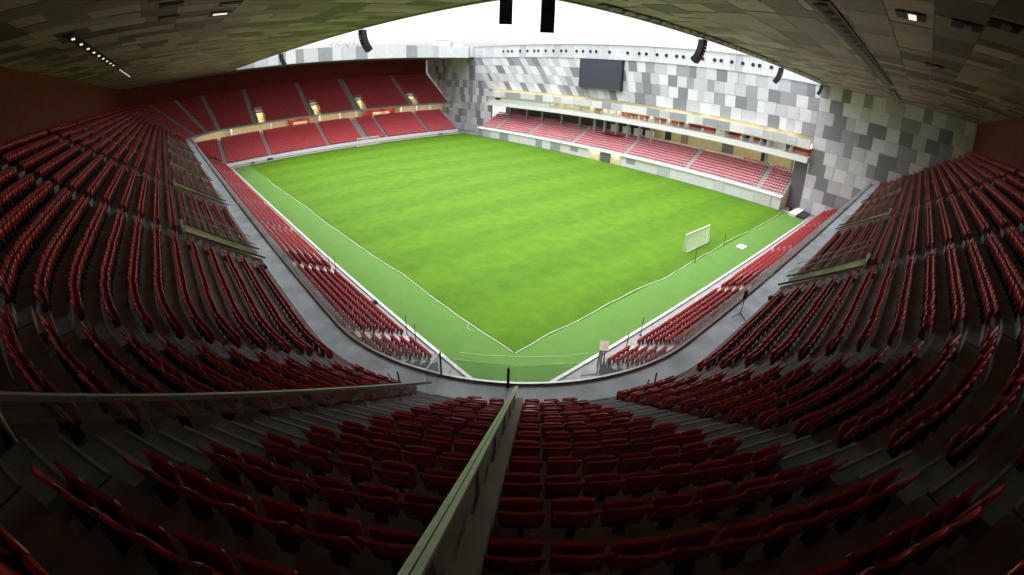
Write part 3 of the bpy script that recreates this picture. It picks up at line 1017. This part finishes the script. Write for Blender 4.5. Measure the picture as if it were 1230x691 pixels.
for r in range(4):
    zt = ZF - RH*r; zb = zt - RH
    y = -4.0; prev = -1
    # boundary on the far side slants with the pattern
    while True:
        w = random.choice([2.6, 2.6, 2.6, 2.6, 1.7, 3.6]) if y > -4 + 0.01 else [1.3, 2.6, 1.7, 3.4][r]
        y1 = y + w
        yt0 = y; yt1 = y1
        mp = lambda u, z: max(-4.0, u - shear(u)*(ZF - z))
        end = 108.5
        if yt1 > end - 1.2: yt1 = end
        tn = pick(prev); prev = tn
        if mp(yt1, zb) - mp(yt0, zb) > 0.3 or True:
            a, b, c, d_ = mp(yt0, zt), mp(yt1, zt), mp(yt0, zb), mp(yt1, zb)
            if d_ - c > 0.25: par_panel(wallA, Ow, a, b, c, d_, zt, zb, tn)
        y = yt1
        if y >= end: break
# white frieze with portholes
y = -4.0; prev = 0
while y < 108:
    w = random.choice([1.5, 2.2, 3.0, 4.5]); y1 = min(108.2, y + w)
    tn = random.choices([0, 4, 1], [7, 2, 2])[0]
    par_panel(wallA, Ow, y, y1, y, y1, ZT, ZF, tn, proud=0.25 + 0.01*tn, name='frieze_panel')
    y = y1
for y in [92.5, 90.2, 88.3, 84.5, 81.2, 78.2, 76.5, 73.4, 70.3, 67.2, 65.4, 61.5, 59.2, 56.6, 54.6, 50.2,
          44.5, 41.0, 38.9, 35.8, 33.2, 30.4, 28.6, 26.2, 23.6, 20.6, 19.0, 16.4, 13.8, 11.4, 9.9, 7.2]:
    mb = MB()
    mb.tube([(-0.40, y + 4, 28.3 - ZB), (-0.15, y + 4, 28.3 - ZB)], 0.42, random.choice(['black', 'black', 'black_gloss']), 14)
    mb.build('porthole', wallA)
MB().box((-0.5, 0, ZT - ZB), (1.0, 112.2, ZT - ZB + 0.12), 'white').build('coping', wallA)

def block_wall(label, y0, y1, z0, z1, clip=None, dy=0.0):
    O_ = (XW, y0, z0)
    t = thing('patterned_wall', label, 'wall', O_)
    MB().box((0.05, 0, 0), (0.6, y1 - y0, z1 - z0), 'stone').build('core', t)
    z = z1; r = 0
    while z > z0 + 0.1:
        zb = max(z0, z - 2.65)
        if zb - z0 < 0.8: zb = z0
        y = y0; prev = -1; first = True
        while y < y1 - 0.01:
            w = random.choice([2.7, 2.7, 2.7, 1.8, 3.8]) if not first else (1.3, 2.4, 1.8, 3.1)[r % 4]; first = False
            yn = min(y1, y + w)
            if y1 - yn < 1.0: yn = y1
            tn = pick(prev); prev = tn
            par_panel(t, O_, y, yn, y, yn, z, zb, tn)
            y = yn
        z = zb; r += 1
    return t
block_wall('patchwork grey and white panel wall closing the stand behind the near goal', -36.5, -4.0, -0.05, ZT - 3.6)
block_wall('patchwork panel wall closing the far stand beside the far red seats', 98.6, 142, 0, ZB)
# upper part of the far wall, behind the slanted pattern
O_ = (XW, 108.6, ZB)
block = thing('patterned_wall', 'shaded upper corner panels beneath the far roof end, above the far red seats', 'wall', O_)
MB().box((0.05, -12, 0), (0.6, 34, ZF - ZB + 0.2), 'stone').build('core', block)
for r in range(4):
    zt = ZF - RH*r; zb = zt - RH
    y = 142.0; prev = -1
    while True:
        w = random.choice([1.9, 2.4, 2.9, 3.4]); yn = y - w
        lim_t = 108.5 - shear(108)*(ZF - zt); lim_b = 108.5 - shear(108)*(ZF - zb)
        last = yn < lim_t + 1.0
        tn = pick(prev); prev = tn
        if last: par_panel(block, O_, lim_t, y, lim_b, y, zt, zb, tn); break
        par_panel(block, O_, yn, y, yn, y, zt, zb, tn)
        y = yn

# big screen
t = thing('scoreboard_screen', 'big dark blank video screen hung on the patterned wall', 'screen', (XW - 0.5, 52.3, 18.3))
MB().box((-0.9, -6.9, 0), (-0.35, 6.9, 8.0), 'screen').build('screen_face', t)
MB().box((-0.34, -6.95, -0.05), (0.45, 6.95, 8.05), 'black').build('housing', t)
MB().bar((-0.93, -6.95, 0.03), (-0.93, 6.95, 0.03), 0.06, 0.06, 'grey_metal').build('frame', t)
MB().bar((-0.93, -6.95, 7.97), (-0.93, 6.95, 7.97), 0.06, 0.06, 'grey_metal').build('frame', t)

# ------------------------------------------------------------------ main stand with boxes
M0, M1 = -1.0, 98.5
O_ = (70.8, M0, 0)
ms = thing('main_stand', 'low main stand with glare-paled rows, lit boxes and white terrace slab under the patterned wall', 'stand', O_)
def mbx(lo, hi, m, name, parent=ms, **p):
    return MB().box([a-b for a, b in zip(lo, O_)], [a-b for a, b in zip(hi, O_)], m).build(name, parent, **p)
# front wall panels
y = M0; prev = 0
while y < M1:
    w = random.choice([2.0, 2.6, 3.4, 4.2]); y1 = min(M1, y + w)
    if 29 < (y + y1)/2 < 62:
        y = y1; continue
    tn = random.choices([0, 0, 4, 1, 2], [4, 3, 2, 2, 3])[0]
    if tn == prev and tn: tn = 0
    prev = tn
    mbx((70.8 - 0.02*tn, y + 0.02, 0.0), (71.1, y1 - 0.02, 2.45), 'panel_tone_%d' % tn, 'front_panel'); y = y1
mbx((70.62, M0 - 0.05, 2.45), (72.0, M1 + 0.05, 2.75), 'white', 'wall_coping')
mbx((71.1, M0, 0.0), (71.3, M1, 2.44), 'stone', 'front_core')
# recessed lit dugout wall
for (a, b, m) in ((28, 34.5, 'white'), (34.5, 40.0, 'white'), (40, 43.5, 'cream'), (47.0, 50.5, 'cream'), (50.5, 63, 'white')):
    mbx((71.0, a, 0), (71.08, b, 2.44), m, 'dugout_wall')
mbx((70.96, 43.6, 0.1), (71.06, 46.6, 2.2), 'dark_room', 'tunnel_door')
mbx((70.94, 25.0, 0.1), (70.99, 25.7, 2.2), 'dark_room', 'door')
mbx((70.95, 36.0, 1.0), (71.0, 38.6, 2.2), 'panel_tone_2'.replace('panel_', 'panel_'), 'window')
mbx((70.95, 54.5, 1.0), (71.0, 57.2, 2.2), 'panel_tone_2', 'window')
for a, b in ((41.0, 43.0), (47.2, 50.2)):
    mbx((70.75, a, 2.34), (70.95, b, 2.40), 'lamp', 'lamp')
# terrace rows
vs = []; pr = [(71.3, 2.5)]
for k in range(NV): pr += [(72.0 + 0.85*k, 3.05 + 0.5*k), (72.0 + 0.85*(k+1), 3.05 + 0.5*k)]
pr.insert(1, (72.0, 2.55))
pr += [(83.0, pr[-1][1])]
for e in (M0, M1):
    for x, z in pr: vs.append((x - O_[0], e - O_[1], z))
Mn = len(pr)
MB().poly(vs, [(j, j+1, Mn+j+1, Mn+j) for j in range(Mn-1)], 'kerb').build('terrace', ms)
for e in (M0, M1):
    vs = [(x - O_[0], e - O_[1], 0) for x, z in pr] + [(x - O_[0], e - O_[1], z) for x, z in pr]
    MB().poly(vs, [(j, j+1, Mn+j+1, Mn+j) for j in range(Mn-1)], 'cream').build('end_wall', ms)
for y in VAL:
    st_ = None
    mb = MB()
    for k in range(NV):
        a = 72.0 + 0.85*k; z = 3.05 + 0.5*k
        mb.box((a - O_[0], y - 0.55 - O_[1], z), (a + 0.85 - O_[0], y + 0.55 - O_[1], z + 0.02), 'white_step')
        mb.box((a + 0.42 - O_[0], y - 0.55 - O_[1], z + 0.02), (a + 0.85 - O_[0], y + 0.55 - O_[1], z + 0.26), 'white_step')
    mb.build('stair', ms)
ZC = pr[-1][1]
mbx((83.0, M0, ZC - 0.2), (83.2, 38.5, 10.3), 'yellow_wall', 'concourse_wall')
mbx((83.0, 38.5, ZC - 0.2), (83.2, M1, 10.3), 'dark_room', 'concourse_wall')  # unlit stretch of the same wall, deep shade put into its colour
for a, b, m in ((33.5, 35.2, 'black'), (28.5, 30.5, 'tan'), (16.0, 19.0, 'dark_room'), (8, 8.8, 'black')):
    mbx((82.8, a, ZC), (82.98, b, ZC + 2.2), m, 'door')
for i in range(8):
    mbx((79.8, -0.5 + 5*i, 10.05), (80.4, 1.2 + 5*i, 10.12), 'lamp_warm', 'lamp')
for y in (67, 60, 54.7, 51.2, 47.3, 43.5, 39.9, 36.3, 75, 82, 90, 6, -0.2):
    mbx((77.4, y - 0.28, ZC - 0.8 if y > 30 else ZC), (77.95, y + 0.28, 10.2), 'panel_tone_2' if 33 < y < 60 else 'grey_metal', 'column')
for y in (49.2, 45.3, 41.6, 38.0):
    mbx((79.5, y - 1.3, ZC), (79.8, y + 1.3, ZC + 1.9), 'white', 'kiosk_panel')
mbx((76.2, 44.5, 6.6), (79.0, 51.5, 6.62), 'red_panel', 'red_carpet')
# box level
mbx((74.6, -3.9, 10.25), (84.0, M1, 11.45), 'white', 'terrace_slab')
mbx((74.6, -3.9, 11.45), (74.68, M1, 11.5), 'grey_metal', 'slab_trim')
y = -3.9
while y < M1 - 0.1:
    y1 = min(M1, y + 3.3)
    mbx((74.75, y + 0.03, 11.45), (74.78, y1 - 0.03, 12.35), 'glass', 'glass_pane'); y = y1
mbx((74.8, -3.9, 13.1), (84.0, M1, 13.3), 'cream', 'box_ceiling')
y = -3.9; prev = 0
while y < M1 - 0.1:
    w = random.choice([2.2, 3.0, 3.6, 4.4]); y1 = min(M1, y + w)
    tn = random.choices([0, 4, 1, 2], [4, 3, 3, 4])[0]
    mbx((74.8 - 0.02*tn, y + 0.02, 13.3), (75.0, y1 - 0.02, 15.0), 'panel_tone_%d' % tn, 'fascia_panel'); y = y1
mbx((75.0, -3.9, 13.3), (75.2, M1, 14.9), 'stone', 'fascia_core')
mbx((75.2, -3.9, 14.4), (77.2, M1, 14.5), 'yellow_wall', 'cove_floor')
mbx((XW + 0.02, -3.9, 14.5), (XW + 0.5, M1, 15.68), 'yellow_wall', 'cove_back')
for y in list(np.arange(0, 24, 4.0)) + [26, 29.5] + list(np.arange(58, 96, 4.0)):
    mbx((75.5, y, 14.52), (75.7, y + 2.6, 14.58), 'lamp_warm', 'lamp')
kinds = [(70, 98.5, 'white'), (60.5, 70, 'cream'), (55, 60.5, 'yellow_wall'), (50.5, 55, 'orange_panel'), (46.0, 50.5, 'white'), (36, 46, 'orange_panel'), (31, 36, 'orange_panel'),
         (26, 31, 'orange_panel'), (17.8, 26, 'red_panel'), (15.8, 17.8, 'panel_tone_4'), (11.5, 15.8, 'red_panel'), (9.6, 11.5, 'dark_room'), (7.2, 9.6, 'red_panel'),
         (5.6, 7.2, 'panel_tone_3'), (1.4, 5.6, 'panel_tone_4'), (0.4, 1.4, 'dark_room'), (-3.9, 0.4, 'red_panel')]
for a, b, m in kinds:
    xx = 78.0 if a < 70 else 75.2
    mbx((xx, a, 11.45), (xx + 0.2, b, 13.1), m, 'box_wall')
    if a < 70: mbx((75.3, b - 0.06, 11.45), (78.0, b + 0.06, 13.1), 'panel_tone_4', 'box_divider')
for a in np.arange(-2, 68, 4.6):
    mbx((76.3, a, 13.0), (76.6, a + (1.9 if a > 30 else 0.7), 13.06), 'lamp_warm', 'lamp')
for y in (52.8, 42.5, 40.3, 38.6, 37, 34, 32.2, 28.8, 22.5, 12.3, 27.0):
    h = random.uniform(0.7, 1.4)
    mb = MB()
    mb.bar((77.6 - O_[0], y - O_[1], 11.5), (77.6 - O_[0], y - O_[1] + random.uniform(-.5, .5), 11.5 + h), 0.35, 0.2, 'white')
    mb.build('stacked_board', ms)
mbx((75.1, 92.2, 12.3), (75.19, 94.6, 12.9), 'black', 'sign_plate')
MB().box((-2, -0.4, 0), (0, 0.4, 0.02), 'white')

# corner gap floor next to the near patterned wall
t = MB().box((0, 0, 0), (7.2, 1.6, 0.55), 'white').box((0.4, -1.6, 0), (6.6, 0, 0.3), 'black')
t.build('equipment_cover', None, (69.2, -5.2, 0), label='long white cover over dark kit in the pitch corner by the patterned wall', category='cover')

# ------------------------------------------------------------------ goals
def goal(label, y, sign):
    t = thing('football_goal', label, 'goal', (34, y, 0.05), 0, 'football goals')
    for x in (-3.66, 3.66):
        MB().tube([(x, 0, 0), (x, 0, 2.5)], 0.075, 'white', 10).build('post', t)
        MB().tube([(x, 0, 2.44), (x, sign*0.12, 1.9), (x, sign*0.4, 0.04)], 0.03, 'white', 6).build('net_support', t)
    MB().tube([(-3.66, 0, 2.44), (3.66, 0, 2.44)], 0.075, 'white', 10).build('crossbar', t)
    MB().tube([(-3.66, sign*0.4, 0.04), (3.66, sign*0.4, 0.04)], 0.05, 'white', 6).build('ground_bar', t)
    net = MB()
    pr = [(0.0, 2.44), (0.12, 1.9), (0.2, 1.3), (0.3, 0.7), (0.4, 0.05)]
    for i in range(37):
        x = -3.6 + 0.2*i
        for (a, b), (c, d) in zip(pr[:-1], pr[1:]): net.bar((x, sign*a, b), (x + random.uniform(-.02, .02), sign*c, d), 0.02, 0.02, 'net')
    for k in range(13):
        z = 0.15 + 0.18*k
        yy = np.interp(z, [p[1] for p in pr[::-1]], [p[0] for p in pr[::-1]])
        net.bar((-3.6, sign*yy, z), (3.6, sign*yy, z), 0.02, 0.02, 'net')
    for sx in (-3.62, 3.62):
        for k in range(5): net.bar((sx, 0, 0.3 + 0.45*k), (sx, sign*(0.38 - 0.07*k), 0.3 + 0.45*k), 0.025, 0.025, 'net')
    net.build('net', t)
goal('white goal with net standing at the camera end of the pitch', 0.0, -1)
goal('white goal with net before the far red seats', 105.0, 1)

# ------------------------------------------------------------------ small things at the pitch side
def wavy(p0, p1, n, amp, z=0.06):
    p0 = Vector(p0); p1 = Vector(p1); d = (p1 - p0); q = Vector((-d.y, d.x, 0)).normalized(); out = []
    ph = [random.uniform(0, 6) for _ in range(4)]
    for i in range(n + 1):
        u = i/n
        o = sum(math.sin(u*f*6.28 + ph[j])*a for j, (f, a) in enumerate(((2.3, .5), (5.1, .3), (9.7, .12), (17, .06))))*amp
        out.append((p0.x + d.x*u + q.x*o, p0.y + d.y*u + q.y*o, z + 0.02*math.sin(i)))
    return out
MB().tube(wavy((-2.45, -2.6, 0), (-2.6, 84, 0), 120, 0.28), 0.032, 'white_line', 6).build('white_hose', None, label='white hose lying along the grass edge beside the touchline', category='hose')
MB().tube(wavy((-2.4, -2.7, 0), (69.5, -2.2, 0), 110, 0.40), 0.035, 'white_line', 6).build('white_hose', None, label='white hose lying along the grass edge behind the near goal', category='hose')
MB().tube([(-5.94, .14, .03), (-4.8, -1.2, .03), (-3.67, -2.27, .03), (-2.3, -3.5, .03), (-1.1, -4.5, .03), (0.4, -5.7, .03), (2.2, -6.6, .03)], 0.016, 'white_line', 6).build('cable', None, label='thin pale cable crossing the grass margin at the pitch corner', category='cable')
MB().tube([(-2.5, 3.4, .05), (-3.1, 2.9, .06), (-3.3, 2.3, .06), (-3.0, 1.9, .06)], 0.02, 'white_line', 6).build('hose_end', None, label='curled loose end of the white hose on the green margin', category='hose')
def pole(x, y, h, lab, name='flag_pole', z=0.02, r=0.045):
    t = thing(name, lab, 'pole', (x, y, z))
    MB().tube([(0, 0, 0), (0, 0, h)], [r, r*0.7], 'black', 8).build('shaft', t)
    MB().tube([(0, 0, 0), (0, 0, 0.05)], 0.14, 'black', 10).build('base', t)
pole(-8.55, 22.65, 2.1, 'slim dark pole on the concrete apron, outer one of the farther pair')
pole(-8.0, 22.1, 1.9, 'slim dark pole on the concrete apron, inner one of the farther pair')
pole(-8.05, 5.1, 2.0, 'slim dark pole on the touchline apron, farther one of the corner pair')
pole(-8.6, 2.55, 2.6, 'tall slim dark pole on the touchline apron nearest the pitch corner')
pole(5.5, -8.3, 1.5, 'short dark pole on the apron behind the near goal, closer to the wooden board')
pole(8.1, -8.0, 1.9, 'dark pole on the apron behind the near goal, closer to the red seats')
pole(28.36, -2.8, 2.3, 'black pole at the grass edge directly behind the near goal')
pole(38.66, -2.4, 2.1, 'black pole at the grass edge right of the near goal')
# wooden board on trestle
t = thing('trestle_board', 'weathered tan wooden board standing on legs at the corner apron', 'board', (1.0, -8.9, 0.0), R_(38))
MB().box((-0.6, -0.06, 0.7), (0.6, 0.06, 2.4), 'tan').build('board', t)
MB().box((-0.7, -0.45, 2.4), (0.7, 0.25, 2.5), 'tan').build('top_shelf', t)
for x in (-0.52, 0.52):
    for yy in (-0.3, 0.2): MB().bar((x, yy, 0), (x, yy*0.6, 2.4), 0.08, 0.08, 'tan').build('leg', t)
for x, y, s, lab in ((-7.95, 12.2, 0.5, 'dark grey bag lying on the apron beside the touchline seats'), (10.5, -8.9, 0.45, 'dark bag on the apron in front of the near goal seats'),
                     (13.5, -9.0, 0.3, 'small dark box on the apron behind the near goal'), (4.0, 107.9, 0.9, 'dark crate on the track at the far left of the far goal'),
                     (-1.2, 107.6, 0.7, 'small dark case on the track by the far corner'), (62.0, 107.6, 0.7, 'small dark case on the far track right of the far goal')):
    mb = MB()
    mb.poly([(-s,-s*.6,0),(s,-s*.6,0),(s,s*.6,0),(-s,s*.6,0),(-s*.8,-s*.45,s*.7),(s*.7,-s*.4,s*.8),(s*.75,s*.45,s*.65),(-s*.7,s*.4,s*.75)],
            [(0,3,2,1),(4,5,6,7),(0,1,5,4),(1,2,6,5),(2,3,7,6),(3,0,4,7)], 'black')
    mb.build('kit_bag', None, (x, y, 0.02), label=lab, category='bag')
# crumpled white sheet
g = 9; vs = []
for i in range(g):
    for j in range(g):
        rr = 1.0 + 0.12*math.sin(i*1.7)*math.cos(j*1.3)
        vs.append(((i/(g-1) - .5)*1.9*rr, (j/(g-1) - .5)*1.1*rr, 0.04 + 0.12*abs(math.sin(i*2.1 + j*1.4))))
MB().poly(vs, [(i*g+j, (i+1)*g+j, (i+1)*g+j+1, i*g+j+1) for i in range(g-1) for j in range(g-1)], 'white').build('white_sheet', None, (40.4, -4.6, 0.0), label='crumpled white sheet lying on the margin behind the near goal', category='sheet')
# tripod stand on the walkway
t = thing('tripod_stand', 'slim black tripod stand with a small head on the grey walkway', 'tripod', (0.07, -18.67, ZD))
MB().tube([(0, 0, 0.25), (0, 0, 1.25)], 0.025, 'black', 8).build('pole', t)
MB().box((-0.09, -0.09, 1.2), (0.09, 0.09, 1.72), 'black_gloss').build('head', t)
for a in (0.3, 2.4, 4.5):
    MB().bar((0, 0, 0.3), (0.5*math.cos(a), 0.5*math.sin(a), 0.02), 0.035, 0.035, 'black').build('leg', t)
for x, y, rz, lab in ((-19.0, 4.3, 0.4, 'small black bracket lying on the walkway by the touchline stand opening'), (4.2, -19.6, 1.2, 'small black bracket lying on the walkway by the near goal stand opening')):
    MB().box((-0.35, -0.08, 0), (0.35, 0.1, 0.22), 'black').box((0.2, 0.1, 0), (0.38, 0.45, 0.3), 'black').build('floor_bracket', None, (x, y, ZD), label=lab, category='bracket').rotation_euler = (0, 0, rz)
for a, lab in ((27.5, 'bent black clamp at the front row between first stair and glass partition'), (73.0, 'bent black clamp at the front row right of the right corner stair')):
    (x, y), nn = pos('A1', a, RF0 + 0.05)
    mb = MB().bar((0, 0, 0), (0.05, 0, 0.75), 0.05, 0.05, 'black').bar((0, 0, 0.1), (0.45, 0, 0.3), 0.05, 0.05, 'black').bar((0.45, 0, 0.3), (0.5, 0.1, 0.6), 0.04, 0.04, 'black')
    mb.build('rail_clamp', None, (x, y, Z0), label=lab, category='clamp').rotation_euler = (0, 0, orient(nn))

# ------------------------------------------------------------------ beyond the stadium
for x, w, h, lab in ((66.5, 5.5, 2.3, 'grey plant unit on the far roof, larger and farther left'), (72.5, 4.4, 1.7, 'grey plant unit on the far roof nearest the patterned wall')):
    t = thing('roof_plant_unit', lab, 'plant unit', (x, 114, 30.3))
    MB().box((-w/2, -1.5, 0), (w/2, 1.5, h), 'panel_tone_2').build('housing', t)
    MB().box((-w/2 + .3, -1.55, 0.3), (w/2 - .3, -1.5, h - 0.4), 'panel_tone_1').build('louvre', t)
def tree(x, y, z, h, lab):
    t = thing('distant_tree', lab, 'tree', (x, y, z), 0, 'trees on the skyline beyond the far roof')
    MB().tube([(0, 0, 0), (0.1, 0, h*0.6)], [0.3, 0.12], 'trunk', 6).build('trunk', t)
    mb = MB()
    for i in range(420):
        a = random.uniform(0, 6.28); rr = random.random()**0.5*h*0.36; zz = h*0.35 + random.random()*h*0.65
        rr *= max(0.15, 1 - abs(zz/h - 0.6)*1.6)
        p = Vector((rr*math.cos(a), rr*math.sin(a), zz)); s = random.uniform(0.25, 0.6)
        u = Vector((random.uniform(-1,1), random.uniform(-1,1), random.uniform(-1,1))).normalized()*s
        v = u.cross(Vector((random.uniform(-1,1), random.uniform(-1,1), random.uniform(-1,1)))).normalized()*s
        mb.poly([p - u, p + v, p + u], [(0, 1, 2)], 'leaf')
    mb.build('crown', t)
for i, (a, b) in enumerate(((403, 51), (411, 50), (420, 51), (440, 53))):
    D = 260
    th = [0.35, 0.365, 0.38, 0.41][i]
    tree(CAM.x + D*th, CAM.y + D*math.sqrt(1 - th*th), 0, 21.69 + D*0.068 - i*0.8 + (0, 2, 1, -1)[i], 'dim tree top on the skyline over the far roof, %s from the left' % ordn(i + 1))

# cables and leftovers on the corner apron
MB().tube([(x, y + random.uniform(-.12, .12), 0.04) for x, y in zip(np.linspace(1.5, 24, 26), np.linspace(-9.2, -8.7, 26))], 0.035, 'black', 6).build('cable', None, label='black cable trailing along the apron in front of the near goal seats', category='cable')
MB().tube([(-0.5, -8.3, .03), (0.6, -9.0, .03), (1.8, -8.6, .03), (2.4, -9.1, .03), (3.6, -8.7, .03), (4.6, -9.0, .03), (6.2, -8.6, .03)], 0.03, 'black', 6).build('cable', None, label='tangled black cable around the wooden board at the corner', category='cable')
for i, (x, y, rz, lab) in enumerate(((-9.0, 0.6, .3, 'beige plank lying farthest up the touchline apron corner'), (-8.8, -0.6, .9, 'beige plank in the middle of three at the apron corner'), (-8.6, -1.7, .5, 'beige plank closest to the walkway at the apron corner'))):
    MB().box((-0.8, -0.12, 0), (0.8, 0.12, 0.05), 'tan').build('plank', None, (x, y, 0.02), label=lab, category='plank', group='planks on the apron').rotation_euler = (0, 0, rz)

mbx((76.3, -3.95, 0.0), (76.45, -1.0, 10.2), 'dark_room', 'gap_shade')  # dark sheet added across the open gap to stand for its deep shade
mbx((71.6, -3.6, 0.02), (72.3, -3.0, 1.3), 'black', 'bin')
